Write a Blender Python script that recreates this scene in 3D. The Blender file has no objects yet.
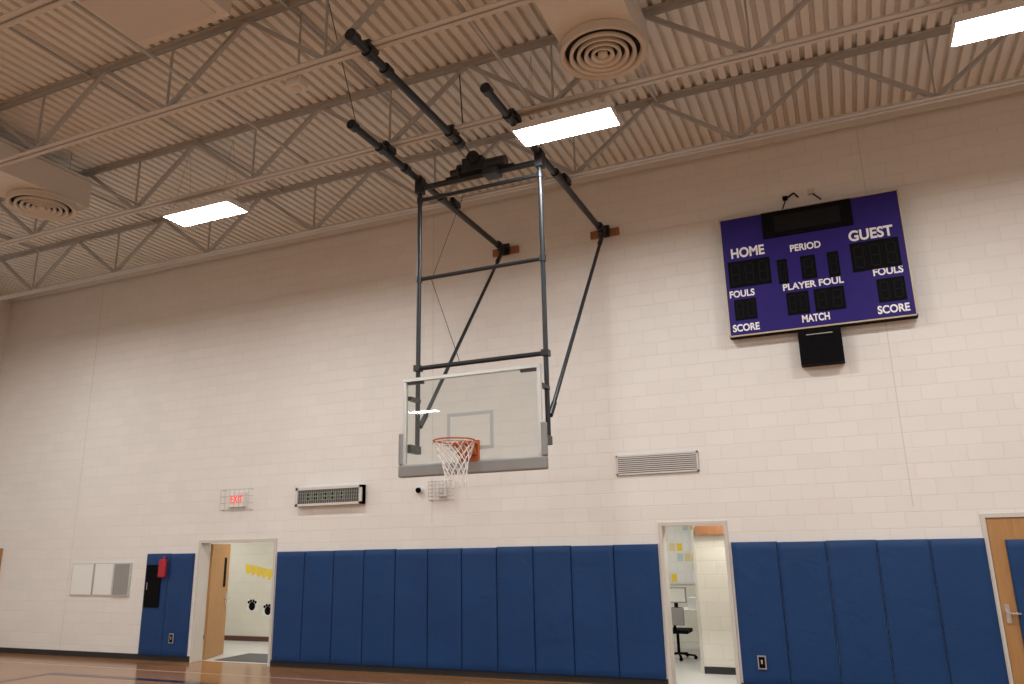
import bpy, math, random
from mathutils import Vector, Matrix
random.seed(4)
scene = bpy.context.scene

# ------------------------------------------------------------------ materials
def mat(name, col, rough=0.6, metal=0.0, spec=0.5, noise=0.0, nscale=8.0, bump=0.0, bscale=40.0,
        emit=None, estr=0.0, coat=0.0, bdist=0.02):
    m = bpy.data.materials.new(name); m.use_nodes = True
    nt = m.node_tree; b = nt.nodes['Principled BSDF']
    b.inputs['Base Color'].default_value = (*col, 1)
    b.inputs['Roughness'].default_value = rough
    b.inputs['Metallic'].default_value = metal
    b.inputs['Specular IOR Level'].default_value = spec
    b.inputs['Coat Weight'].default_value = coat
    if emit:
        b.inputs['Emission Color'].default_value = (*emit, 1)
        b.inputs['Emission Strength'].default_value = estr
    if noise or bump:
        tc = nt.nodes.new('ShaderNodeTexCoord')
    if noise:
        n = nt.nodes.new('ShaderNodeTexNoise'); n.inputs['Scale'].default_value = nscale
        n.inputs['Detail'].default_value = 4
        nt.links.new(tc.outputs['Object'], n.inputs['Vector'])
        mx = nt.nodes.new('ShaderNodeMix'); mx.data_type = 'RGBA'
        mx.inputs[6].default_value = (*[c*(1-noise) for c in col], 1)
        mx.inputs[7].default_value = (*[min(1, c*(1+noise)) for c in col], 1)
        nt.links.new(n.outputs['Fac'], mx.inputs[0]); nt.links.new(mx.outputs[2], b.inputs['Base Color'])
    if bump:
        n2 = nt.nodes.new('ShaderNodeTexNoise'); n2.inputs['Scale'].default_value = bscale
        n2.inputs['Distortion'].default_value = 0.6; n2.inputs['Detail'].default_value = 3
        nt.links.new(tc.outputs['Object'], n2.inputs['Vector'])
        bp = nt.nodes.new('ShaderNodeBump'); bp.inputs['Strength'].default_value = bump
        bp.inputs['Distance'].default_value = bdist
        nt.links.new(n2.outputs['Fac'], bp.inputs['Height']); nt.links.new(bp.outputs['Normal'], b.inputs['Normal'])
    return m

def block_mat(name, col, axis='x', mortar=0.92):
    m = bpy.data.materials.new(name); m.use_nodes = True
    nt = m.node_tree; b = nt.nodes['Principled BSDF']; L = nt.links.new
    tc = nt.nodes.new('ShaderNodeTexCoord'); sp = nt.nodes.new('ShaderNodeSeparateXYZ'); cb = nt.nodes.new('ShaderNodeCombineXYZ')
    L(tc.outputs['Object'], sp.inputs[0])
    L(sp.outputs['X' if axis == 'x' else 'Y'], cb.inputs['X']); L(sp.outputs['Z'], cb.inputs['Y'])
    br = nt.nodes.new('ShaderNodeTexBrick'); L(cb.outputs[0], br.inputs['Vector'])
    br.inputs['Scale'].default_value = 1.0
    br.inputs['Brick Width'].default_value = 0.4064; br.inputs['Row Height'].default_value = 0.2032
    br.inputs['Mortar Size'].default_value = 0.0065; br.inputs['Mortar Smooth'].default_value = 0.4
    br.offset = 0.5
    br.inputs['Color1'].default_value = (*col, 1)
    br.inputs['Color2'].default_value = (*[c*0.965 for c in col], 1)
    br.inputs['Mortar'].default_value = (*[c*mortar for c in col], 1)
    n = nt.nodes.new('ShaderNodeTexNoise'); n.inputs['Scale'].default_value = 0.6; n.inputs['Detail'].default_value = 5
    L(tc.outputs['Object'], n.inputs['Vector'])
    mr = nt.nodes.new('ShaderNodeMapRange'); mr.inputs[3].default_value = 0.94; mr.inputs[4].default_value = 1.04
    L(n.outputs['Fac'], mr.inputs[0])
    mu = nt.nodes.new('ShaderNodeMix'); mu.data_type = 'RGBA'; mu.blend_type = 'MULTIPLY'; mu.inputs[0].default_value = 1
    L(br.outputs['Color'], mu.inputs[6]); L(mr.outputs[0], mu.inputs[7]); L(mu.outputs[2], b.inputs['Base Color'])
    n3 = nt.nodes.new('ShaderNodeTexNoise'); n3.inputs['Scale'].default_value = 60
    L(tc.outputs['Object'], n3.inputs['Vector'])
    ad = nt.nodes.new('ShaderNodeMath'); ad.operation = 'MULTIPLY_ADD'; ad.inputs[1].default_value = 0.12
    L(n3.outputs['Fac'], ad.inputs[0])
    iv = nt.nodes.new('ShaderNodeMath'); iv.operation = 'SUBTRACT'; iv.inputs[0].default_value = 1
    L(br.outputs['Fac'], iv.inputs[1]); L(iv.outputs[0], ad.inputs[2])
    bp = nt.nodes.new('ShaderNodeBump'); bp.inputs['Strength'].default_value = 0.45; bp.inputs['Distance'].default_value = 0.006
    L(ad.outputs[0], bp.inputs['Height']); L(bp.outputs['Normal'], b.inputs['Normal'])
    b.inputs['Roughness'].default_value = 0.5
    return m

def wood_floor_mat():
    m = bpy.data.materials.new('maple_floor'); m.use_nodes = True
    nt = m.node_tree; b = nt.nodes['Principled BSDF']; L = nt.links.new
    tc = nt.nodes.new('ShaderNodeTexCoord')
    br = nt.nodes.new('ShaderNodeTexBrick'); L(tc.outputs['Object'], br.inputs['Vector'])
    br.inputs['Scale'].default_value = 1; br.inputs['Brick Width'].default_value = 1.1; br.inputs['Row Height'].default_value = 0.057
    br.inputs['Mortar Size'].default_value = 0.0012
    br.inputs['Color1'].default_value = (0.37, 0.185, 0.075, 1); br.inputs['Color2'].default_value = (0.27, 0.125, 0.050, 1)
    br.inputs['Mortar'].default_value = (0.09, 0.04, 0.02, 1)
    L(br.outputs['Color'], b.inputs['Base Color'])
    b.inputs['Roughness'].default_value = 0.16; b.inputs['Specular IOR Level'].default_value = 0.3
    return m

def wood_mat(name, c1, c2, scale=3.0):
    m = bpy.data.materials.new(name); m.use_nodes = True
    nt = m.node_tree; b = nt.nodes['Principled BSDF']; L = nt.links.new
    tc = nt.nodes.new('ShaderNodeTexCoord'); mp = nt.nodes.new('ShaderNodeMapping'); mp.inputs['Scale'].default_value = (6, 6, 0.6)
    L(tc.outputs['Object'], mp.inputs[0])
    n = nt.nodes.new('ShaderNodeTexNoise'); n.inputs['Scale'].default_value = scale; n.inputs['Detail'].default_value = 6; n.inputs['Distortion'].default_value = 1.5
    L(mp.outputs[0], n.inputs['Vector'])
    mx = nt.nodes.new('ShaderNodeMix'); mx.data_type = 'RGBA'; mx.inputs[6].default_value = (*c1, 1); mx.inputs[7].default_value = (*c2, 1)
    L(n.outputs['Fac'], mx.inputs[0]); L(mx.outputs[2], b.inputs['Base Color']); b.inputs['Roughness'].default_value = 0.4
    return m

def glass_mat():
    m = bpy.data.materials.new('backboard_glass'); m.use_nodes = True
    nt = m.node_tree; nt.nodes.clear(); L = nt.links.new
    o = nt.nodes.new('ShaderNodeOutputMaterial'); t = nt.nodes.new('ShaderNodeBsdfTransparent'); t.inputs[0].default_value = (0.84, 0.88, 0.86, 1)
    g = nt.nodes.new('ShaderNodeBsdfGlossy'); g.inputs['Roughness'].default_value = 0.02
    d = nt.nodes.new('ShaderNodeBsdfDiffuse'); d.inputs[0].default_value = (0.8, 0.85, 0.83, 1)
    f = nt.nodes.new('ShaderNodeFresnel'); f.inputs[0].default_value = 1.6
    m1 = nt.nodes.new('ShaderNodeMixShader'); m1.inputs[0].default_value = 0.06
    m2 = nt.nodes.new('ShaderNodeMixShader')
    L(t.outputs[0], m1.inputs[1]); L(d.outputs[0], m1.inputs[2]); L(f.outputs[0], m2.inputs[0]); L(m1.outputs[0], m2.inputs[1]); L(g.outputs[0], m2.inputs[2])
    L(m2.outputs[0], o.inputs[0])
    return m

M = {}
M['wall'] = block_mat('painted_block', (0.80, 0.775, 0.738))
M['wall_y'] = block_mat('painted_block_side', (0.80, 0.775, 0.738), 'y')
M['hall'] = block_mat('painted_block_hall', (0.76, 0.735, 0.645))
M['floor'] = wood_floor_mat()
M['tile'] = mat('vinyl_tile', (0.62, 0.61, 0.58), 0.3, noise=0.08, nscale=3)
M['deck'] = mat('painted_deck', (0.75, 0.74, 0.705), 0.6, noise=0.05, nscale=2)
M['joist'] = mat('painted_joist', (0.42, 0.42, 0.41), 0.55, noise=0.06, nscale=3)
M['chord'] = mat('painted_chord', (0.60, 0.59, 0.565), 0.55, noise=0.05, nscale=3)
M['duct'] = mat('painted_duct', (0.68, 0.66, 0.62), 0.5, noise=0.04)
M['diff'] = mat('diffuser_paint', (0.64, 0.59, 0.52), 0.5)
M['gap'] = mat('dark_gap', (0.035, 0.032, 0.03), 0.9)
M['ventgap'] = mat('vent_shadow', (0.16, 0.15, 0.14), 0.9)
M['steel'] = mat('black_steel', (0.020, 0.024, 0.028), 0.35, metal=0.2, noise=0.15, nscale=5)
M['black'] = mat('black_plastic', (0.004, 0.004, 0.005), 0.6, spec=0.06, noise=0.1)
M['alu'] = mat('aluminium', (0.62, 0.64, 0.62), 0.35, metal=0.6, noise=0.04)
M['bpad'] = mat('grey_padding', (0.28, 0.29, 0.29), 0.6, noise=0.06)
M['orange'] = mat('orange_paint', (0.42, 0.11, 0.035), 0.4, noise=0.08)
M['net'] = mat('net_cord', (0.80, 0.78, 0.75), 0.8, noise=0.04)
M['white'] = mat('white_paint', (0.80, 0.80, 0.78), 0.5, noise=0.02)
M['tline'] = mat('target_line', (0.44, 0.47, 0.47), 0.5, noise=0.02)
M['glass'] = glass_mat()
M['light'] = mat('led_panel', (1, 1, 1), 0.5, emit=(1.0, 0.985, 0.97), estr=84)
M['hlight'] = mat('hall_panel', (1, 1, 1), 0.5, emit=(1.0, 0.965, 0.90), estr=12)
M['fix'] = mat('fixture_paint', (0.72, 0.72, 0.70), 0.4, noise=0.02)
M['blue'] = mat('blue_vinyl', (0.008, 0.045, 0.148), 0.42, spec=0.28, noise=0.13, nscale=1.5, bump=0.30, bscale=3.0, bdist=0.04)
M['purple'] = mat('scoreboard_purple', (0.026, 0.015, 0.165), 0.5, spec=0.15, noise=0.05)
M['gold'] = mat('gold_trim', (0.50, 0.42, 0.27), 0.4, noise=0.04)
M['seg'] = mat('segment_off', (0.011, 0.0105, 0.011), 0.6, spec=0.08, noise=0.05)
M['text'] = mat('white_lettering', (0.88, 0.87, 0.90), 0.5, noise=0.01)
M['frame'] = mat('door_frame_paint', (0.60, 0.57, 0.52), 0.45, noise=0.03)
M['door'] = wood_mat('oak_door', (0.33, 0.16, 0.055), (0.50, 0.27, 0.10))
M['block'] = wood_mat('wood_block', (0.24, 0.10, 0.045), (0.38, 0.17, 0.07))
M['base'] = mat('rubber_base', (0.018, 0.017, 0.018), 0.5, noise=0.05)
M['brown'] = mat('brown_base', (0.10, 0.04, 0.03), 0.5, noise=0.05)
M['line'] = mat('court_paint_light', (0.50, 0.35, 0.20), 0.2, noise=0.03)
M['lineb'] = mat('court_paint_dark', (0.02, 0.022, 0.04), 0.2, noise=0.03)
M['red'] = mat('red_cloth', (0.40, 0.015, 0.03), 0.7, noise=0.1)
M['exit'] = mat('exit_red', (0.8, 0.05, 0.02), 0.5, emit=(1, 0.06, 0.02), estr=0.8)
M['green'] = mat('clock_green', (0.16, 0.24, 0.16), 0.5, noise=0.05)
M['clockface'] = mat('clock_face', (0.10, 0.10, 0.095), 0.5, noise=0.1)
M['wire'] = mat('cage_wire', (0.45, 0.43, 0.40), 0.4, metal=0.5, noise=0.03)
M['vent'] = mat('vent_paint', (0.62, 0.60, 0.57), 0.45, noise=0.03)
M['chrome'] = mat('satin_chrome', (0.6, 0.6, 0.6), 0.25, metal=1.0, noise=0.03)
M['grey'] = mat('grey_felt', (0.30, 0.29, 0.28), 0.8, noise=0.05)
M['yellow'] = mat('yellow_paper', (0.85, 0.62, 0.06), 0.7, noise=0.05)
M['paperb'] = mat('pale_paper', (0.78, 0.77, 0.72), 0.7, noise=0.05)
M['teal'] = mat('pale_teal_paper', (0.50, 0.62, 0.64), 0.7, noise=0.05)
M['peach'] = mat('peach_paper', (0.75, 0.62, 0.35), 0.7, noise=0.05)
M['mat'] = mat('entry_mat', (0.10, 0.10, 0.10), 0.9, noise=0.15, nscale=30)

# ------------------------------------------------------------------ mesh builder
class B:
    def __init__(s): s.v = []; s.f = []; s.m = []; s.ms = []; s.sm = []
    def mi(s, m):
        if m not in s.ms: s.ms.append(m)
        return s.ms.index(m)
    def add(s, vs, fs, m, smooth=False):
        o = len(s.v); s.v += [tuple(v) for v in vs]
        k = s.mi(m)
        for f in fs: s.f.append(tuple(o+i for i in f)); s.m.append(k); s.sm.append(smooth)
    def box(s, x0, x1, y0, y1, z0, z1, m):
        vs = [(x0,y0,z0),(x1,y0,z0),(x1,y1,z0),(x0,y1,z0),(x0,y0,z1),(x1,y0,z1),(x1,y1,z1),(x0,y1,z1)]
        s.add(vs, [(3,2,1,0),(4,5,6,7),(0,1,5,4),(1,2,6,5),(2,3,7,6),(3,0,4,7)], m)
    def beam(s, p0, p1, w, h, m, up=(0,0,1)):
        p0 = Vector(p0); p1 = Vector(p1); d = (p1-p0).normalized(); u = Vector(up)
        if abs(d.dot(u)) > 0.98: u = Vector((0,1,0))
        r = d.cross(u).normalized(); u = r.cross(d).normalized()
        vs = []
        for p in (p0, p1):
            for a, b in ((-1,-1),(1,-1),(1,1),(-1,1)): vs.append(p + r*a*w/2 + u*b*h/2)
        s.add(vs, [(0,1,2,3),(7,6,5,4),(0,4,5,1),(1,5,6,2),(2,6,7,3),(3,7,4,0)], m)
    def cyl(s, p0, p1, r, m, n=14, r2=None):
        r2 = r if r2 is None else r2
        p0 = Vector(p0); p1 = Vector(p1); d = (p1-p0).normalized()
        a = d.orthogonal().normalized(); b = d.cross(a)
        vs = []
        for p, rr in ((p0, r), (p1, r2)):
            for i in range(n):
                t = 2*math.pi*i/n; vs.append(p + (a*math.cos(t)+b*math.sin(t))*rr)
        s.add(vs, [(i, (i+1) % n, n+(i+1) % n, n+i) for i in range(n)], m, True)
        s.add(vs[:n], [tuple(range(n))[::-1]], m); s.add(vs[n:], [tuple(range(n))], m)
    def lathe(s, c, prof, m, n=48):
        vs = []
        for r, z in prof:
            for i in range(n):
                t = 2*math.pi*i/n; vs.append((c[0]+r*math.cos(t), c[1]+r*math.sin(t), c[2]+z))
        fs = []
        for k in range(len(prof)-1):
            for i in range(n): fs.append((k*n+i, k*n+(i+1) % n, (k+1)*n+(i+1) % n, (k+1)*n+i))
        s.add(vs, fs, m, True)
    def torus(s, c, R, r, m, n=48, k=10):
        vs = []; fs = []
        for i in range(n):
            t = 2*math.pi*i/n
            for j in range(k):
                q = 2*math.pi*j/k
                vs.append((c[0]+(R+r*math.cos(q))*math.cos(t), c[1]+(R+r*math.cos(q))*math.sin(t), c[2]+r*math.sin(q)))
        for i in range(n):
            for j in range(k): fs.append((i*k+j, ((i+1) % n)*k+j, ((i+1) % n)*k+(j+1) % k, i*k+(j+1) % k))
        s.add(vs, fs, m, True)
    def build(s, name, parent=None, bevel=0, loc=None):
        me = bpy.data.meshes.new(name); me.from_pydata(s.v, [], s.f)
        for k in s.ms: me.materials.append(M[k])
        for p, k, sm in zip(me.polygons, s.m, s.sm): p.material_index = k; p.use_smooth = sm
        me.update()
        o = bpy.data.objects.new(name, me); scene.collection.objects.link(o)
        if parent: o.parent = parent
        if bevel:
            bv = o.modifiers.new('bevel', 'BEVEL'); bv.width = bevel; bv.segments = 2; bv.limit_method = 'ANGLE'
        return o
def empty(name, loc=(0,0,0)):
    e = bpy.data.objects.new(name, None); scene.collection.objects.link(e); e.location = loc; e.empty_display_size = 0.2
    return e
def text(body, x, y, z, size, parent, m='text', name='lettering', w=None, h=None, bold=0.006, rotz=0):
    c = bpy.data.curves.new(name, 'FONT'); c.body = body; c.size = size; c.align_x = 'CENTER'; c.align_y = 'CENTER'
    c.extrude = 0.002; c.offset = bold; c.materials.append(M[m])
    o = bpy.data.objects.new(name, c); scene.collection.objects.link(o)
    o.rotation_euler = (math.pi/2, 0, rotz); o.location = (x, y, z)
    bpy.context.view_layer.update()
    if w:
        d = o.dimensions
        o.scale = (w/max(d.x, 1e-4), (h/max(d.y, 1e-4)) if h else w/max(d.x, 1e-4), 1)
    if parent: o.parent = parent
    return o

XL, XR, YF, ZT = -17.8, 12.0, -22.0, 7.83
# ------------------------------------------------------------------ room shell
D1 = (-11.29, -9.47, 2.13); D2 = (-2.60, -1.63, 2.20); D3 = (1.44, 2.50, 2.19)   # door rough openings
b = B()
xs = XL-0.2
for (a, c, h) in (D1, D2, D3):
    b.box(xs, a, 0, 0.2, 0, ZT+0.1, 'wall'); b.box(a, c, 0, 0.2, h, ZT+0.1, 'wall'); xs = c
b.box(xs, XR+0.2, 0, 0.2, 0, ZT+0.1, 'wall'); b.build('wall_back')
b = B(); b.box(XL-0.2, XL, YF, 0, 0, ZT+0.1, 'wall_y'); b.build('wall_left')
b = B(); b.box(XR, XR+0.2, YF, 0, 0, ZT+0.1, 'wall_y'); b.build('wall_right')
b = B(); b.box(XL-0.2, XR+0.2, YF-0.2, YF, 0, ZT+0.1, 'wall'); b.build('wall_front')
b = B(); b.box(XL-0.2, XR+0.2, YF-0.2, 0.2, -0.1, 0, 'floor'); b.build('floor')
b = B(); b.box(-15, 4, 0.2, 6, -0.1, 0, 'tile'); b.build('floor_hallway')
# corrugated deck
b = B(); P = 0.1524; x = XL-0.2; pts = []
while x < XR+0.2:
    pts += [(x, 0), (x+0.088, 0), (x+0.100, 0.06), (x+0.140, 0.06)]; x += P
vs = [(p[0], YF-0.2, ZT+p[1]) for p in pts]+[(p[0], 0.2, ZT+p[1]) for p in pts]; n = len(pts)
b.add(vs, [(i, i+1, n+i+1, n+i) for i in range(n-1)], 'deck')
b.box(XL-0.2, XR+0.2, YF-0.2, 0.2, ZT+0.07, ZT+0.17, 'deck')
b.build('ceiling')
b = B(); b.box(XL, XR, -0.10, 0, ZT-0.03, ZT-0.005, 'duct'); b.box(XL, XR, -0.10, -0.085, ZT-0.11, ZT-0.03, 'duct'); b.build('trim_1')
b = B()
for x in (-14.7, -6.33, 0.72): b.box(x-0.006, x+0.006, -0.002, 0, 2.3 if x > -14 else 0.1, ZT-0.1, 'vent')
b.build('trim_2')
b = B()
for a, c in ((XL, D1[0]), (D1[1], D2[0]), (D2[1], D3[0]), (D3[1], XR)): b.box(a, c, -0.012, 0, 0, 0.10, 'base')
b.build('baseboard_back')
b = B(); b.box(XL, XL+0.012, YF, -0.012, 0, 0.10, 'base'); b.build('baseboard_left')

# ------------------------------------------------------------------ joists
JL, JR = XL+0.03, XR-0.03
def joist(y, top0):
    b = B(); zb = 6.92; zt = ZT-0.005
    for sgn in (-1, 1):
        b.box(JL, JR, y+sgn*0.012-(0.055 if sgn < 0 else 0), y+sgn*0.012+(0.055 if sgn > 0 else 0), zb, zb+0.012, 'chord')
        b.box(JL, JR, y+sgn*0.012-0.004, y+sgn*0.012+0.004, zb, zb+0.06, 'chord')
        b.box(JL, JR, y+sgn*0.012-(0.055 if sgn < 0 else 0), y+sgn*0.012+(0.055 if sgn > 0 else 0), zt-0.012, zt, 'joist')
        b.box(JL, JR, y+sgn*0.012-0.004, y+sgn*0.012+0.004, zt-0.07, zt, 'joist')
    x = top0
    while x > XL: x -= 2.25
    while x < XR:
        for x0, x1 in ((x, x+1.125), (x+2.25, x+1.125)):
            if min(x0, x1) > JL and max(x0, x1) < JR:
                b.beam((x0, y, zt-0.03), (x1, y, zb+0.03), 0.045, 0.05, 'joist')
        if JL < x+1.125 < JR: b.beam((x+1.125, y, zt-0.03), (x+1.125, y, zb+0.03), 0.022, 0.022, 'joist')
        x += 2.25
    return b.build('steel_joist')
JY = [-1.88-1.825*i for i in range(11)]
for i, y in enumerate(JY): joist(y, -1.886+(0.35*i) % 2.25)
b = B()
for x in (-15.3, -12.2, -9.3, -6.2, -2.9, 1.9, 5.5, 9):
    b.beam((x, JY[-1], 6.99), (x, JY[1], 6.99), 0.03, 0.03, 'joist')
    b.beam((x+1.1, JY[-1], 7.78), (x+1.1, JY[0], 7.78), 0.03, 0.03, 'joist')
b.build('joist_bridging')

# ------------------------------------------------------------------ ducts + diffusers
def duct(x, w, name='air_duct'):
    b = B(); y1 = -3.86
    b.box(x-w/2, x+w/2, YF+0.5, y1, 7.07, 7.55, 'duct')
    for k in range(1, 9):
        yy = y1-1.5*k; b.box(x-w/2-0.02, x+w/2+0.02, yy-0.02, yy+0.02, 7.05, 7.57, 'duct')
    for k in range(6):
        yy = y1-0.4-2.2*k
        for sx in (-1, 1): b.cyl((x+sx*(w/2+0.01), yy, 7.55), (x+sx*(w/2+0.01), yy, ZT-0.01), 0.006, 'joist', 6)
    return b.build(name, bevel=0.01)
def diffuser(x, y, z, R):
    b = B()
    b.lathe((x, y, z), [(R*0.97, 0.10), (R*0.97, 0.03), (R, 0.0), (R*0.99, -0.012), (R*0.87, 0.015), (R*0.86, 0.06)], 'diff')
    b.lathe((x, y, z), [(R*0.96, 0.09), (0.001, 0.09)], 'gap')
    for ro, ri in ((0.76, 0.685), (0.59, 0.515), (0.42, 0.345), (0.26, 0.19)):
        b.lathe((x, y, z), [(R*(ro-0.005), 0.03), (R*(ro+0.01), -0.018), (R*ro, -0.026), (R*ri, -0.004), (R*(ri-0.01), 0.03)], 'diff')
    b.lathe((x, y, z), [(R*0.11, 0.03), (R*0.11, -0.014), (0.001, -0.024)], 'diff')
    for t in (0, math.pi/2):
        c, s_ = math.cos(t), math.sin(t)
        b.beam((x-c*R*0.9, y-s_*R*0.9, z+0.06), (x+c*R*0.9, y+s_*R*0.9, z+0.06), 0.02, 0.012, 'gap')
    return b.build('air_diffuser')
for x in (-1.86, -10.62):
    duct(x, 0.80); diffuser(x, -4.33, 6.965, 0.465)
b = B(); b.box(-6.6, -5.3, -7.05, -6.15, 7.30, 7.62, 'duct')
for sx in (-6.55, -5.35):
    for sy in (-7.0, -6.2): b.cyl((sx, sy, 7.62), (sx, sy, ZT-0.01), 0.01, 'joist', 6)
b.box(-6.5, -5.4, -6.95, -6.25, 7.285, 7.30, 'vent'); b.build('air_unit', bevel=0.01)
b = B(); b.box(-5.16, -4.98, -5.42, -5.26, 6.86, 6.95, 'duct'); b.cyl((-5.07, -5.34, 6.95), (-5.07, -5.34, ZT-0.01), 0.012, 'joist', 8); b.cyl((-5.07,-5.34,6.84),(-5.07,-5.34,6.86),0.05,'vent'); b.build('occupancy_sensor')

# ------------------------------------------------------------------ high-bay lights
def light(x0, y1):
    b = B(); x1 = x0+1.23; y0 = y1-0.44; z = 6.70; t = 0.018
    b.box(x0, x1, y0, y0+t, z, z+0.07, 'fix'); b.box(x0, x1, y1-t, y1, z, z+0.07, 'fix')
    b.box(x0, x0+t, y0+t, y1-t, z, z+0.07, 'fix'); b.box(x1-t, x1, y0+t, y1-t, z, z+0.07, 'fix')
    b.box(x0, x1, y0, y1, z+0.07, z+0.08, 'fix')
    b.box(x0+0.3, x1-0.3, y0+0.14, y1-0.14, z+0.08, z+0.12, 'fix')
    b.add([(x0+t, y0+t, z+0.004), (x0+t, y1-t, z+0.004), (x1-t, y1-t, z+0.004), (x1-t, y0+t, z+0.004)], [(0, 1, 2, 3)], 'light')
    for sx in (x0+0.15, x1-0.15):
        for sy in (y0+0.05, y1-0.05): b.cyl((sx, sy, z+0.08), ((x0+x1)/2+(sx-(x0+x1)/2)*0.9, (y0+y1)/2, ZT-0.01), 0.003, 'wire', 5)
    return b.build('high_bay_light')
for y in (-3.30, -8.6, -13.9, -19.2):
    for x in (-14.6, -8.79, -3.19, 1.46, 7.0): light(x, y)

# ------------------------------------------------------------------ basketball hoop assembly
hoop = empty('basketball_hoop', (-4.03, -3.0, 5.0))
def part(b, name, bevel=0):
    o = b.build(name, bevel=bevel); o.parent = hoop; o.matrix_parent_inverse = Matrix.Translation((4.03, 3.0, -5.0)); return o
uL, uR, yp = -4.91, -3.15, -2.92
b = B()
for u, ub in ((uL, -4.93), (uR, -3.17)):
    b.cyl((u, -4.5, 6.80), (ub, -0.06, 6.80), 0.045, 'steel', 18)
    for yy in (-4.5, -3.9, -3.3, yp, -2.3, -0.3):
        b.cyl((u, yy-0.05, 6.80), (u, yy+0.05, 6.80), 0.062, 'steel', 18)
    for yy in (JY[1], JY[0]):
        b.box(u-0.05, u+0.05, yy-0.09, yy+0.09, 6.84, 6.92, 'steel'); b.box(u-0.03, u+0.03, yy-0.12, yy+0.12, 6.91, 6.95, 'steel')
    b.box(u-0.09, u+0.09, -0.09, -0.045, 6.70, 6.90, 'steel'); b.box(u-0.05, u+0.05, -0.26, -0.05, 6.72, 6.82, 'steel')
part(b, 'support_arms', 0.004)
b = B()
for u in (uL, uR): b.box(u-0.24, u+0.24, -0.045, 0.0, 6.72, 6.85, 'block')
part(b, 'wall_blocks', 0.004)
b = B()
b.cyl((-4.0, -5.82, 6.86), (-4.0, -3.5, 6.86), 0.045, 'steel', 18)
for yy in (-5.82, -5.53, -5.2, -3.75, -3.52): b.cyl((-4.0, yy-0.05, 6.86), (-4.0, yy+0.05, 6.86), 0.065, 'steel', 18)
for yy in (JY[1], JY[2]): b.box(-4.06, -3.94, yy-0.09, yy+0.09, 6.88, 6.96, 'steel')
part(b, 'center_pipe', 0.004)
b = B()
for u in (uL, uR):
    b.cyl((u, yp, 6.80), (u, yp, 3.05), 0.030, 'steel', 18)
    b.box(u-0.05, u+0.05, yp-0.06, yp+0.06, 6.60, 6.82, 'steel')
    b.box(u-0.045, u+0.045, yp-0.05, yp+0.05, 4.11, 4.19, 'steel')
    b.box(u-0.035, u+0.035, yp-0.22, yp+0.04, 3.05, 3.15, 'steel'); b.box(u-0.03, u+0.03, yp-0.22, yp+0.03, 3.70, 3.75, 'steel')
for z, r in ((6.68, 0.04), (6.50, 0.026), (5.36, 0.026), (4.15, 0.030)):
    b.cyl((uL, yp, z), (uR, yp, z), r, 'steel', 16)
for z in (5.36, 6.50):
    for u in (uL, uR): b.cyl((u, yp, z-0.04), (u, yp, z+0.04), 0.042, 'steel', 16)
part(b, 'drop_frame', 0.003)
b = B()
for u in (uL+0.02, uR+0.02):
    b.cyl((u, -0.2, 6.72), (u, yp+0.05, 3.42), 0.026, 'steel', 14)
    b.cyl((u, -0.17, 6.77), (u, -0.42, 6.46), 0.036, 'steel', 14)
    b.cyl((u, yp+0.18, 3.57), (u, yp+0.03, 3.40), 0.034, 'steel', 14)
part(b, 'back_braces')
b = B()   # winch
b.box(-4.22, -3.92, yp-0.10, yp+0.10, 6.72, 6.92, 'steel'); b.cyl((-3.92, yp, 6.80), (-3.62, yp, 6.80), 0.085, 'steel', 20)
b.cyl((-4.42, yp, 6.78), (-4.22, yp, 6.78), 0.06, 'steel', 16); b.cyl((-4.30, yp, 6.78), (-4.27, yp, 6.78), 0.11, 'steel', 20)
b.box(-3.9, -3.7, yp-0.14, yp+0.06, 6.60, 6.70, 'steel'); b.cyl((-4.05, yp-0.13, 6.9), (-4.05, yp-0.05, 6.9), 0.09, 'steel', 18)
b.cyl((-4.12, yp, 6.92), (-4.12, yp, 7.03), 0.03, 'steel', 10); b.box(-4.5, -3.5, yp-0.03, yp+0.03, 6.66, 6.74, 'steel')
part(b, 'winch', 0.006)
b = B()
b.cyl((-4.0, -5.5, 6.9), (-4.1, yp, 6.85), 0.005, 'steel', 6)
b.cyl((-4.75, yp+0.05, 5.35), (-4.35, yp+0.1, 4.17), 0.005, 'steel', 6); b.cyl((-4.3, yp+0.1, 6.5), (-4.75, yp+0.05, 5.35), 0.004, 'steel', 6)
b.cyl((-3.85, -3.71, 6.95), (-3.9, -3.71, 7.8), 0.008, 'steel', 6)
b.cyl((-4.95, -4.35, 6.82), (-4.6, -5.5, 7.8), 0.006, 'steel', 6)
b.cyl((-3.97, -3.55, 6.88), (-4.05, yp, 6.9), 0.006, 'steel', 6)
part(b, 'cables')
# backboard
xb, yb, zb = -4.03, -3.20, 2.86
b = B(); w, h, t = 0.915, 1.10, 0.045
b.box(xb-w, xb+w, yb-0.02, yb+0.03, zb+h-t, zb+h, 'alu'); b.box(xb-w, xb+w, yb-0.02, yb+0.03, zb, zb+t, 'alu')
b.box(xb-w, xb-w+t, yb-0.02, yb+0.03, zb+t, zb+h-t, 'alu'); b.box(xb+w-t, xb+w, yb-0.02, yb+0.03, zb+t, zb+h-t, 'alu')
b.box(xb-w+t, xb-w+t+0.22, yb+0.01, yb+0.05, zb+h-t-0.03, zb+h-t, 'steel')
b.box(xb+w-t-0.22, xb+w-t, yb+0.01, yb+0.05, zb+h-t-0.03, zb+h-t, 'steel')
part(b, 'backboard_frame', 0.004)
b = B(); b.add([(xb-w+t, yb, zb+t), (xb+w-t, yb, zb+t), (xb+w-t, yb, zb+h-t), (xb-w+t, yb, zb+h-t)], [(0, 1, 2, 3)], 'glass'); part(b, 'glass_pane')
b = B()
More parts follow.
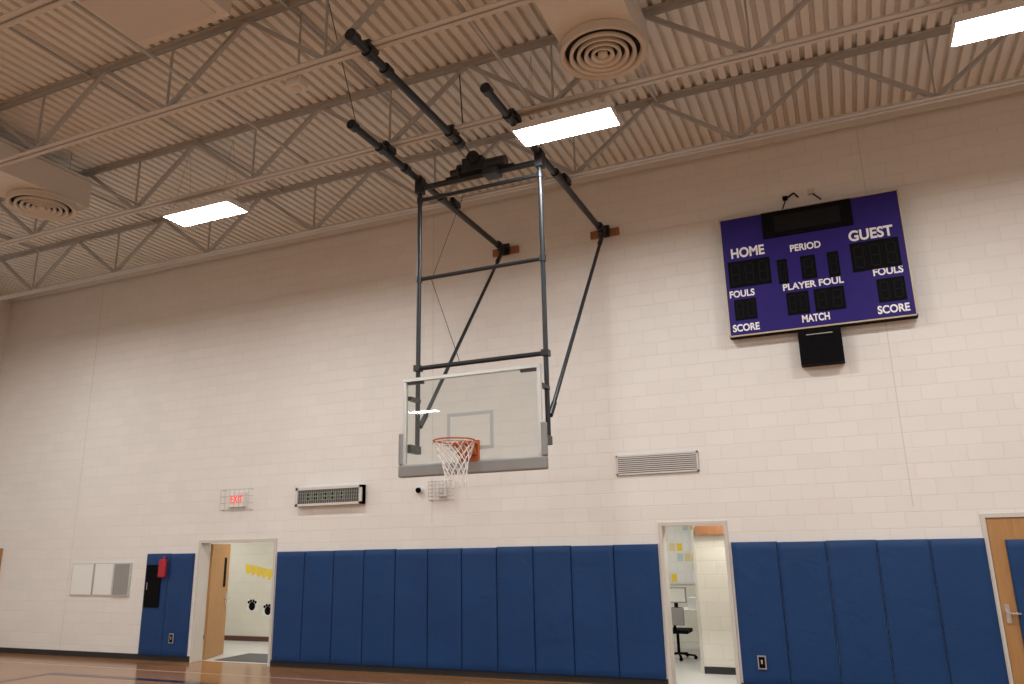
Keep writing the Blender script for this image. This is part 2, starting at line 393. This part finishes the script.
def rect(x0, x1, z0, z1, l, y):
    b.box(x0, x1, y-0.002, y, z1-l, z1, 'tline'); b.box(x0, x1, y-0.002, y, z0, z0+l, 'tline')
    b.box(x0, x0+l, y-0.002, y, z0+l, z1-l, 'tline'); b.box(x1-l, x1, y-0.002, y, z0+l, z1-l, 'tline')
rect(xb-0.305, xb+0.305, zb+0.16, zb+0.61, 0.042, yb-0.003)
part(b, 'target_square')
b = B(); e = 0.045
b.box(xb-w-e, xb+w+e, yb-0.045, yb+0.055, zb-0.115, zb+0.03, 'bpad')
for sg in (-1, 1):
    x0, x1 = sorted((xb+sg*(w-0.01), xb+sg*(w+e))); b.box(x0, x1, yb-0.045, yb+0.055, zb+0.03, zb+0.42, 'bpad')
part(b, 'edge_padding', 0.018)
rz = 3.085; rc = (xb, yb-0.41, rz)
b = B(); b.torus(rc, 0.232, 0.010, 'orange'); b.torus((rc[0], rc[1], rc[2]-0.03), 0.236, 0.005, 'orange', 48, 6)
b.box(xb-0.13, xb+0.13, yb-0.05, yb-0.004, rz-0.21, rz+0.04, 'orange'); b.box(xb-0.10, xb+0.10, yb-0.20, yb-0.05, rz-0.018, rz-0.006, 'orange')
for sx in (-0.10, 0.10): b.beam((xb+sx, yb-0.05, rz-0.13), (xb+sx*1.1, yb-0.24, rz-0.015), 0.012, 0.03, 'orange'); b.beam((xb+sx, yb-0.05, rz-0.01), (xb+sx*1.7, yb-0.27, rz-0.005), 0.02, 0.015, 'orange')
b.box(xb-0.10, xb+0.10, yb-0.17, yb-0.05, rz-0.13, rz-0.018, 'orange')
part(b, 'rim', 0.003)
b = B(); rad = [0.236, 0.215, 0.185, 0.16, 0.14, 0.128, 0.125, 0.13]; zz = [rz-0.02-0.066*k for k in range(8)]
N = 12
def node(k, j):
    t = 2*math.pi*(j+0.5*(k % 2))/N
    return (rc[0]+rad[k]*math.cos(t)+0.004*k, rc[1]+rad[k]*math.sin(t), zz[k]+0.012*math.sin(3*j+k))
for k in range(len(rad)-1):
    for j in range(N):
        b.cyl(node(k, j), node(k+1, j), 0.0052, 'net', 5)
        b.cyl(node(k, j), node(k+1, j-1 if k % 2 == 0 else j+1), 0.0052, 'net', 5)
for j in range(N):
    p = node(7, j); b.cyl(p, (p[0], p[1], p[2]-0.03), 0.008, 'net', 5)
part(b, 'net')

# ------------------------------------------------------------------ scoreboard
sb = empty('scoreboard', (-0.11, -0.15, 5.67))
def spart(b, name, bevel=0):
    o = b.build(name, bevel=bevel); o.parent = sb; o.matrix_parent_inverse = Matrix.Translation((0.11, 0.15, -5.67)); return o
sx0, sx1, sz0, sz1, sy = -1.33, 1.11, 4.76, 6.59, -0.20
SW, SH = sx1-sx0, sz1-sz0
b = B(); b.box(sx0, sx1, sy, -0.04, sz0, sz1, 'black'); b.box(sx0+0.3, sx0+0.36, -0.04, 0, sz0+0.1, sz1+0.05, 'wire'); b.box(sx1-0.36, sx1-0.3, -0.04, 0, sz0+0.1, sz1+0.05, 'wire')
b.box(sx0+0.02, sx1-0.02, sy-0.006, sy, sz0+0.02, sz1-0.02, 'purple')
for (a, c, d, e_) in ((sx0, sx1, sz1-0.022, sz1), (sx0, sx1, sz0, sz0+0.022), (sx0, sx0+0.022, sz0, sz1), (sx1-0.022, sx1, sz0, sz1)):
    b.box(a, c, sy-0.012, sy, d, e_, 'gold')
spart(b, 'cabinet', 0.004)
b = B(); b.box(-0.72, 0.49, sy-0.03, sy-0.004, 6.17, 6.565, 'black'); b.box(-0.55, 0.34, sy-0.034, sy-0.03, 6.24, 6.49, 'seg'); b.box(-0.41, 0.15, sy+0.0, -0.02, 4.25, 4.755, 'black')
for i in range(9): b.box(-0.37, 0.11, sy-0.006, sy, 4.31+0.04*i, 4.33+0.04*i, 'black')
b.box(-0.3, 0.04, sy-0.008, sy, 4.665, 4.675, 'wire')
def S(s, f): return sx0+s*SW, sz1-f*SH
def digits(s0, s1, f0, f1, n):
    x0, z1 = S(s0, f0); x1, z0 = S(s1, f1)
    b.box(x0, x1, sy-0.014, sy-0.004, z0, z1, 'black')
    dw = (x1-x0)/n
    for i in range(n):
        a = x0+dw*i+dw*0.18; c = x0+dw*(i+1)-dw*0.18; zm = (z0+z1)/2; g = (z1-z0)*0.12; t = min(dw, z1-z0)*0.09
        for (p, q, r, s) in ((a, c, z1-g-t, z1-g), (a, c, z0+g, z0+g+t), (a, c, zm-t/2, zm+t/2)): b.box(p+t, q-t, sy-0.017, sy-0.014, r, s, 'seg')
        for xx in (a, c-t):
            b.box(xx, xx+t, sy-0.017, sy-0.014, z0+g+t, zm-t*0.6, 'seg'); b.box(xx, xx+t, sy-0.017, sy-0.014, zm+t*0.6, z1-g-t, 'seg')
digits(0.03, 0.27, 0.38, 0.60, 3); digits(0.71, 0.96, 0.38, 0.61, 3)
digits(0.31, 0.365, 0.42, 0.62, 1); digits(0.44, 0.52, 0.42, 0.61, 1); digits(0.585, 0.645, 0.42, 0.62, 1)
digits(0.34, 0.46, 0.70, 0.88, 2); digits(0.49, 0.65, 0.70, 0.88, 2); digits(0.045, 0.17, 0.70, 0.87, 2); digits(0.82, 0.96, 0.69, 0.87, 2)
spart(b, 'digit_displays', 0.0)
for body, s, f, w_, h_ in (('HOME', 0.15, 0.315, 0.47, 0.155), ('GUEST', 0.825, 0.325, 0.56, 0.16), ('PERIOD', 0.475, 0.345, 0.41, 0.105), ('PLAYER FOUL', 0.49, 0.655, 0.80, 0.10),
                           ('FOULS', 0.095, 0.655, 0.35, 0.105), ('FOULS', 0.885, 0.635, 0.37, 0.11), ('SCORE', 0.10, 0.935, 0.37, 0.11), ('SCORE', 0.885, 0.93, 0.39, 0.115), ('MATCH', 0.485, 0.925, 0.36, 0.11)):
    x, z = S(s, f); o = text(body, x, sy-0.009, z, 0.2, None, w=w_, h=h_, name='lettering_'+body.lower().replace(' ', '_'))
    o.parent = sb; o.matrix_parent_inverse = Matrix.Translation((0.11, 0.15, -5.67))
b = B(); b.box(-0.40, -0.33, -0.06, 0, 6.80, 6.85, 'black'); b.cyl((-0.33, -0.03, 6.83), (-0.24, -0.04, 6.88), 0.014, 'black', 8); b.cyl((-0.24, -0.04, 6.88), (-0.18, -0.04, 6.80), 0.012, 'black', 8); b.cyl((-0.36, -0.03, 6.80), (-0.45, -0.03, 6.59), 0.010, 'black', 6)
b.box(-0.05, 0.05, -0.05, 0, 6.82, 6.90, 'vent'); b.cyl((0.02, -0.03, 6.82), (0.12, -0.05, 6.70), 0.010, 'black', 6); b.build('junction_box')

# ------------------------------------------------------------------ wall pads
def pads(spec, name, z0=0.09, z1=1.90):
    b = B()
    U = [0, 0.008, 0.03, 0.12, 0.3, 0.5, 0.7, 0.88, 0.97, 0.992, 1]; V = [0, 0.003, 0.01, 0.06, 0.2, 0.35, 0.5, 0.65, 0.8, 0.94, 0.99, 0.997, 1]
    for (x0, x1) in spec:
        x0 += 0.004; x1 -= 0.004; g = []; ph = random.random()*6; dz = random.uniform(-0.006, 0.006)
        for v in V:
            for u in U:
                e = min(u, 1-u)*(x1-x0); ev = min(v, 1-v)*(z1-z0)
                d = 0.036+0.018*min(1, (e/0.02))**0.5*min(1, (ev/0.02))**0.5
                d += 0.005*math.sin(7*v+ph+3*u)*math.sin(math.pi*u)*math.sin(math.pi*v)
                g.append((x0+u*(x1-x0), -d, z0+v*(z1-z0+dz)))
        n = len(U)
        b.add(g, [(j*n+i, j*n+i+1, (j+1)*n+i+1, (j+1)*n+i) for j in range(len(V)-1) for i in range(n-1)], 'blue', True)
        b.box(x0, x1, -0.0365, -0.001, z0, z1+dz, 'blue')
    return b.build(name)
pads([(-9.43+0.61*i, -9.43+0.61*(i+1)) for i in range(9)]+[(-3.94, -3.28), (-3.28, -2.62)], 'safety_pad')
pads([(-1.60+0.61*i, -1.60+0.61*(i+1)) for i in range(5)], 'safety_pad')
pads([(-12.55, -11.96), (-11.96, -11.37)], 'safety_pad')
def outlet(x, z, y=-0.068, m='frame'):
    b = B(); b.box(x-0.055, x+0.055, y-0.006, y+0.006, z-0.085, z+0.085, m); b.box(x-0.038, x+0.038, y-0.009, y-0.005, z-0.068, z+0.068, 'black')
    b.box(x-0.012, x+0.012, y-0.012, y-0.008, z-0.02, z+0.035, 'chrome'); return b.build('electrical_outlet', bevel=0.002)
outlet(-1.33, 0.37, m='grey'); outlet(-11.72, 0.40, m='grey')
b = B(); b.box(-12.50, -12.12, -0.070, -0.061, 0.93, 1.70, 'black'); b.box(-12.46, -12.44, -0.073, -0.070, 1.25, 1.38, 'grey'); b.build('padding_cutout_panel', bevel=0.003)
b = B(); b.box(-12.13, -11.96, -0.145, -0.078, 1.47, 1.80, 'red'); b.cyl((-12.04, -0.10, 1.80), (-12.04, -0.08, 1.86), 0.018, 'red'); b.build('red_bag', bevel=0.022)

# ------------------------------------------------------------------ doors
def frame(x0, x1, h, name, t=0.055):
    b = B()
    b.box(x0, x0+t, -0.02, 0.22, 0, h, 'frame'); b.box(x1-t, x1, -0.02, 0.22, 0, h, 'frame'); b.box(x0+t, x1-t, -0.02, 0.22, h-t, h, 'frame')
    return b.build(name, bevel=0.004)
frame(D1[0], D1[1], D1[2], 'trim_3'); frame(D2[0], D2[1], D2[2], 'trim_4'); frame(D3[0], D3[1], D3[2], 'trim_5')
b = B()   # open leaf swung into hallway, hinged on the left jamb
b.box(0, 0.045, 0, 0.88, 0.01, 2.06, 'door'); b.box(0.045, 0.052, 0.77, 0.83, 0.90, 1.14, 'chrome'); b.cyl((0.05, 0.80, 1.02), (0.11, 0.80, 1.02), 0.012, 'chrome'); b.beam((0.11, 0.81, 1.02), (0.11, 0.68, 1.02), 0.02, 0.02, 'chrome')
b.box(0.045, 0.048, 0.62, 0.74, 1.25, 1.80, 'black')
o = b.build('door_1', bevel=0.003); o.location = (-11.24, 0.235, 0); o.rotation_euler = (0, 0, math.radians(22))
b = B(); x0, x1 = D3[0]+0.06, D3[1]-0.06
b.box(x0, x1, 0.0, 0.045, 0.01, D3[2]-0.06, 'door'); b.box(x0+0.035, x0+0.09, -0.008, 0.0, 0.90, 1.12, 'chrome')
b.cyl((x0+0.06, -0.008, 1.02), (x0+0.06, -0.075, 1.02), 0.025, 'chrome'); b.beam((x0+0.06, -0.075, 1.02), (x0+0.19, -0.075, 1.02), 0.02, 0.022, 'chrome'); b.build('door_3', bevel=0.003)
pads([(1.66, 2.40)], 'safety_pad', 0.12, 1.87)

# ------------------------------------------------------------------ wall fittings
def cage(b, x0, x1, y0, z0, z1, nx, nz, r=0.004):
    for i in range(nx+1):
        x = x0+(x1-x0)*i/nx; b.cyl((x, y0, z0), (x, y0, z1), r, 'wire', 6); b.cyl((x, y0, z1), (x, 0, z1+0.01), r, 'wire', 6); b.cyl((x, y0, z0), (x, 0, z0-0.01), r, 'wire', 6)
    for j in range(nz+1):
        z = z0+(z1-z0)*j/nz; b.cyl((x0, y0, z), (x1, y0, z), r, 'wire', 6); b.cyl((x0, y0, z), (x0, 0, z), r, 'wire', 6); b.cyl((x1, y0, z), (x1, 0, z), r, 'wire', 6)
b = B(); b.box(-10.62, -10.22, -0.06, 0, 2.71, 2.97, 'white'); cage(b, -10.74, -10.08, -0.13, 2.66, 3.02, 6, 3, 0.003)
ex = b.build('exit_sign', bevel=0.0)
t_ = text('EXIT', -10.42, -0.063, 2.84, 0.2, None, m='exit', name='exit_letters', w=0.28, h=0.14, bold=0.002); t_.parent = ex
b = B(); X0, X1 = -9.02, -7.63
b.box(X0, X1, -0.10, 0, 2.67, 2.97, 'clockface')
for (a, c, d, e_) in ((X0, X1, 2.935, 2.98), (X0, X1, 2.66, 2.70), (X0, X0+0.05, 2.66, 2.98), (X1-0.05, X1, 2.66, 2.98)): b.box(a, c, -0.13, -0.0, d, e_, 'vent')
for i, (xo, ww) in enumerate(((0.20, 0.12), (0.36, 0.12), (0.56, 0.12), (0.72, 0.12), (0.92, 0.10))):
    x = X0+xo; b.box(x, x+ww, -0.104, -0.10, 2.75, 2.89, 'green'); b.box(x+0.03, x+ww-0.03, -0.106, -0.103, 2.835, 2.875, 'black'); b.box(x+0.03, x+ww-0.03, -0.106, -0.103, 2.765, 2.805, 'black')
for i in range(28):
    x = X0+0.06+i*(X1-X0-0.12)/27; b.cyl((x, -0.125, 2.69), (x, -0.125, 2.94), 0.004, 'wire', 5)
for z in (2.76, 2.82, 2.88): b.cyl((X0+0.04, -0.125, z), (X1-0.04, -0.125, z), 0.003, 'wire', 5)
b.build('caged_digital_clock', bevel=0.0)
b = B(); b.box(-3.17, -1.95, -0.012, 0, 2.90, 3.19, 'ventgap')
for i in range(8):
    z = 2.937+i*0.029; b.beam((-3.145, -0.022, z+0.008), (-1.975, -0.022, z+0.008), 0.018, 0.015, 'vent')
for (a, c, d, e_) in ((-3.17, -1.95, 3.165, 3.19), (-3.17, -1.95, 2.90, 2.925), (-3.17, -3.145, 2.9, 3.19), (-1.975, -1.95, 2.9, 3.19)): b.box(a, c, -0.034, 0, d, e_, 'vent')
b.build('air_vent', bevel=0.0)
b = B(); b.cyl((-6.55, 0, 2.84), (-6.55, -0.06, 2.84), 0.06, 'white', 20); b.cyl((-6.55, -0.06, 2.84), (-6.55, -0.09, 2.83), 0.045, 'black', 20); b.build('security_camera')
b = B(); b.box(-6.2, -6.04, -0.07, 0, 2.72, 2.90, 'white'); b.cyl((-6.12, -0.07, 2.81), (-6.12, -0.09, 2.81), 0.05, 'vent'); cage(b, -6.32, -5.92, -0.14, 2.66, 2.96, 6, 5, 0.0035); b.build('caged_alarm_horn')
b = B()
for x0, x1, m in ((-14.59, -13.98, 'white'), (-13.95, -13.42, 'white'), (-13.40, -12.96, 'grey')):
    yo = -0.012 if m == 'white' else -0.03
    b.box(x0, x1, yo-0.012, 0, 1.13, 1.745, 'alu'); b.box(x0+0.02, x1-0.02, yo-0.015, yo-0.012, 1.15, 1.725, m)
b.build('whiteboard', bevel=0.002)
b = B(); b.box(-17.6, -16.82, -0.10, 0, 1.25, 2.08, 'door'); b.box(-17.53, -16.90, -0.104, -0.10, 1.32, 2.01, 'brown'); b.build('wooden_display_case', bevel=0.006)
b = B(); b.box(XL, XL+0.10, -0.75, -0.45, 7.25, 7.4, 'vent'); b.cyl((XL+0.10, -0.6, 7.32), (XL+0.28, -0.6, 7.26), 0.05, 'vent', 14, 0.11); b.build('pa_speaker')

# ------------------------------------------------------------------ court markings
b = B()
b.box(XL, XR, -0.95, -0.90, 0.0, 0.0015, 'line'); b.build('court_line')
b = B(); b.box(-12.6, 5.0, -1.75, -1.60, 0.0, 0.0015, 'lineb'); b.box(-12.75, -12.60, -12.0, -1.60, 0.0, 0.0015, 'lineb'); b.build('court_line')
b = B(); b.box(-15.4, -15.32, -12.0, -1.2, 0.0, 0.0015, 'line'); b.build('court_line')

# ------------------------------------------------------------------ hallway behind door 1
b = B(); b.box(-15, -7.6, 2.9, 3.1, 0, 2.9, 'hall'); b.build('wall_hallway')
b = B(); b.box(-15.2, -15, 0.2, 3.1, 0, 2.9, 'hall'); b.build('wall_hallway_left')
b = B(); b.box(-7.6, -7.4, 0.2, 3.1, 0, 2.9, 'hall'); b.build('wall_hallway_right')
b = B(); b.box(-15, -7.6, 2.885, 2.9, 0, 0.10, 'brown'); b.build('baseboard_hallway')
b = B(); b.box(-15.2, -7.4, 0.2, 3.1, 2.75, 2.9, 'white'); b.build('ceiling_hallway')
for x in (-13.3, -10.6, -8.6):
    b = B(); b.box(x-0.6, x+0.6, 1.3, 1.9, 2.70, 2.75, 'fix'); b.add([(x-0.57, 1.33, 2.698), (x-0.57, 1.87, 2.698), (x+0.57, 1.87, 2.698), (x+0.57, 1.33, 2.698)], [(0, 1, 2, 3)], 'hlight'); b.build('hallway_light')
b = B(); b.box(-11.0, -9.6, 0.3, 1.2, 0, 0.012, 'mat'); b.build('entry_mat')
b = B()
for i in range(6):
    x = -12.75+i*0.155; z = 1.62-0.03*i
    b.add([(x, 2.895, z), (x, 2.895, z-0.14), (x+0.07, 2.895, z-0.22), (x+0.14, 2.895, z-0.15), (x+0.14, 2.895, z-0.01)], [(0, 1, 2, 3, 4)], 'yellow')
b.beam((-12.8, 2.895, 1.63), (-11.75, 2.895, 1.45), 0.004, 0.012, 'yellow'); b.build('paper_garland')
def paw(x, z, s):
    b = B()
    def disc(cx, cz, r, m, y):
        n = 18; b.add([(cx+r*math.cos(2*math.pi*i/n), y, cz+r*math.sin(2*math.pi*i/n)) for i in range(n)], [tuple(range(n))], m)
    b.add([(x-1.3*s, 2.896, z-1.0*s), (x+1.4*s, 2.896, z-1.3*s), (x+1.5*s, 2.896, z+0.8*s), (x-1.1*s, 2.896, z+1.1*s)], [(0, 1, 2, 3)], 'white')
    disc(x, z-0.2*s, 0.75*s, 'black', 2.892)
    for a in (-0.8, -0.3, 0.3, 0.8): disc(x+a*s, z+(0.9-0.5*abs(a))*s, 0.26*s, 'black', 2.890)
    b.build('paw_print_poster')
paw(-12.5, 0.75, 0.12); paw(-12.05, 0.66, 0.12)

# ------------------------------------------------------------------ office behind door 2
b = B(); b.box(-6.0, 1.2, 4.9, 5.1, 0, 2.9, 'hall'); b.build('wall_office')
b = B(); b.box(-6.2, -6.0, 0.2, 5.1, 0, 2.9, 'wall_y'); b.build('wall_office_left')
b = B(); b.box(1.2, 1.4, 0.2, 5.1, 0, 2.9, 'wall_y'); b.build('wall_office_right')
b = B(); b.box(-2.33, -0.6, 1.25, 1.45, 0, 2.75, 'hall'); b.build('wall_partition')
b = B(); b.box(-2.33, -0.6, 1.238, 1.25, 0, 0.1, 'base'); b.build('baseboard_partition')
b = B(); b.box(-2.37, -2.33, 1.23, 1.47, 0, 2.1, 'frame'); b.build('trim_6')
b = B(); b.box(-2.30, -0.7, 1.17, 1.25, 2.02, 2.16, 'block'); b.build('coat_rail_board')
b = B(); b.box(-6.2, 1.4, 0.2, 5.1, 2.75, 2.9, 'white'); b.build('ceiling_office')
for x, y in ((-3.6, 3.3), (-1.6, 0.7), (-3.9, 1.3)):
    b = B(); b.box(x-0.6, x+0.6, y-0.3, y+0.3, 2.70, 2.75, 'fix'); b.add([(x-0.57, y-0.27, 2.698), (x-0.57, y+0.27, 2.698), (x+0.57, y+0.27, 2.698), (x+0.57, y-0.27, 2.698)], [(0, 1, 2, 3)], 'hlight'); b.build('office_light')
b = B(); b.box(-5.2, -2.6, 4.87, 4.90, 1.1, 2.6, 'paperb')
for i in range(17):
    for j in range(7):
        x = -5.15+i*0.148; z = 1.14+j*0.20
        b.box(x, x+0.11, 4.862, 4.87, z, z+0.15, ['white', 'peach', 'white', 'teal', 'white', 'paperb', 'yellow'][(i*5+j*3) % 7])
b.build('bulletin_board')
desk = empty('office_desk', (-3.2, 3.4, 0))
b = B(); b.box(-3.75, -2.55, 3.1, 3.75, 0.72, 0.75, 'paperb')
for x in (-3.7, -2.62):
    for y in (3.14, 3.70): b.cyl((x, y, 0), (x, y, 0.72), 0.02, 'black', 8)
o = b.build('desk_table'); o.parent = desk; o.matrix_parent_inverse = Matrix.Translation((3.2, -3.4, 0))
b = B(); b.box(-3.35, -2.95, 3.35, 3.38, 0.85, 1.12, 'grey'); b.box(-3.33, -2.97, 3.345, 3.35, 0.87, 1.10, 'paperb'); b.box(-3.18, -3.12, 3.36, 3.42, 0.75, 0.9, 'black'); b.box(-3.25, -3.05, 3.3, 3.48, 0.75, 0.765, 'black'); b.box(-2.9, -2.65, 3.2, 3.5, 0.75, 0.95, 'white')
b.box(-3.6, -3.4, 3.25, 3.5, 0.75, 1.0, 'peach')
o = b.build('monitor'); o.parent = desk; o.matrix_parent_inverse = Matrix.Translation((3.2, -3.4, 0))
b = B(); cx, cy = -3.0, 2.65
for a in range(5):
    t = a*2*math.pi/5; b.beam((cx, cy, 0.09), (cx+0.28*math.cos(t), cy+0.28*math.sin(t), 0.06), 0.04, 0.03, 'black'); b.cyl((cx+0.28*math.cos(t), cy+0.28*math.sin(t)-0.012, 0.03), (cx+0.28*math.cos(t), cy+0.28*math.sin(t)+0.012, 0.03), 0.03, 'black', 10)
b.cyl((cx, cy, 0.09), (cx, cy, 0.42), 0.025, 'black'); b.box(cx-0.22, cx+0.22, cy-0.22, cy+0.22, 0.42, 0.48, 'black'); b.box(cx-0.18, cx+0.18, cy-0.26, cy-0.22, 0.56, 0.84, 'grey'); b.beam((cx, cy-0.15, 0.45), (cx, cy-0.24, 0.70), 0.05, 0.02, 'black')
b.build('office_chair', bevel=0.01)

# ------------------------------------------------------------------ world + camera
w = bpy.data.worlds.new('world'); scene.world = w; w.use_nodes = True
w.node_tree.nodes['Background'].inputs[0].default_value = (0.02, 0.02, 0.02, 1)
f, ya, pi_, ro, D, h = 767.45, 0.4046, 0.2577, -0.0211, 11.2985, 1.9388
F = Vector((-math.sin(ya)*math.cos(pi_), math.cos(ya)*math.cos(pi_), math.sin(pi_)))
R0 = Vector((math.cos(ya), math.sin(ya), 0)); U0 = R0.cross(F)
R = math.cos(ro)*R0+math.sin(ro)*U0; U = -math.sin(ro)*R0+math.cos(ro)*U0
cd = bpy.data.cameras.new('camera'); cam = bpy.data.objects.new('camera', cd); scene.collection.objects.link(cam)
mw = Matrix((R, U, -F)).transposed().to_4x4(); mw.translation = Vector((0, -D, h)); cam.matrix_world = mw
cd.sensor_fit = 'HORIZONTAL'; cd.sensor_width = 36; cd.lens = f*36/1024; cd.clip_end = 200
scene.camera = cam
scene.view_settings.view_transform = 'Standard'
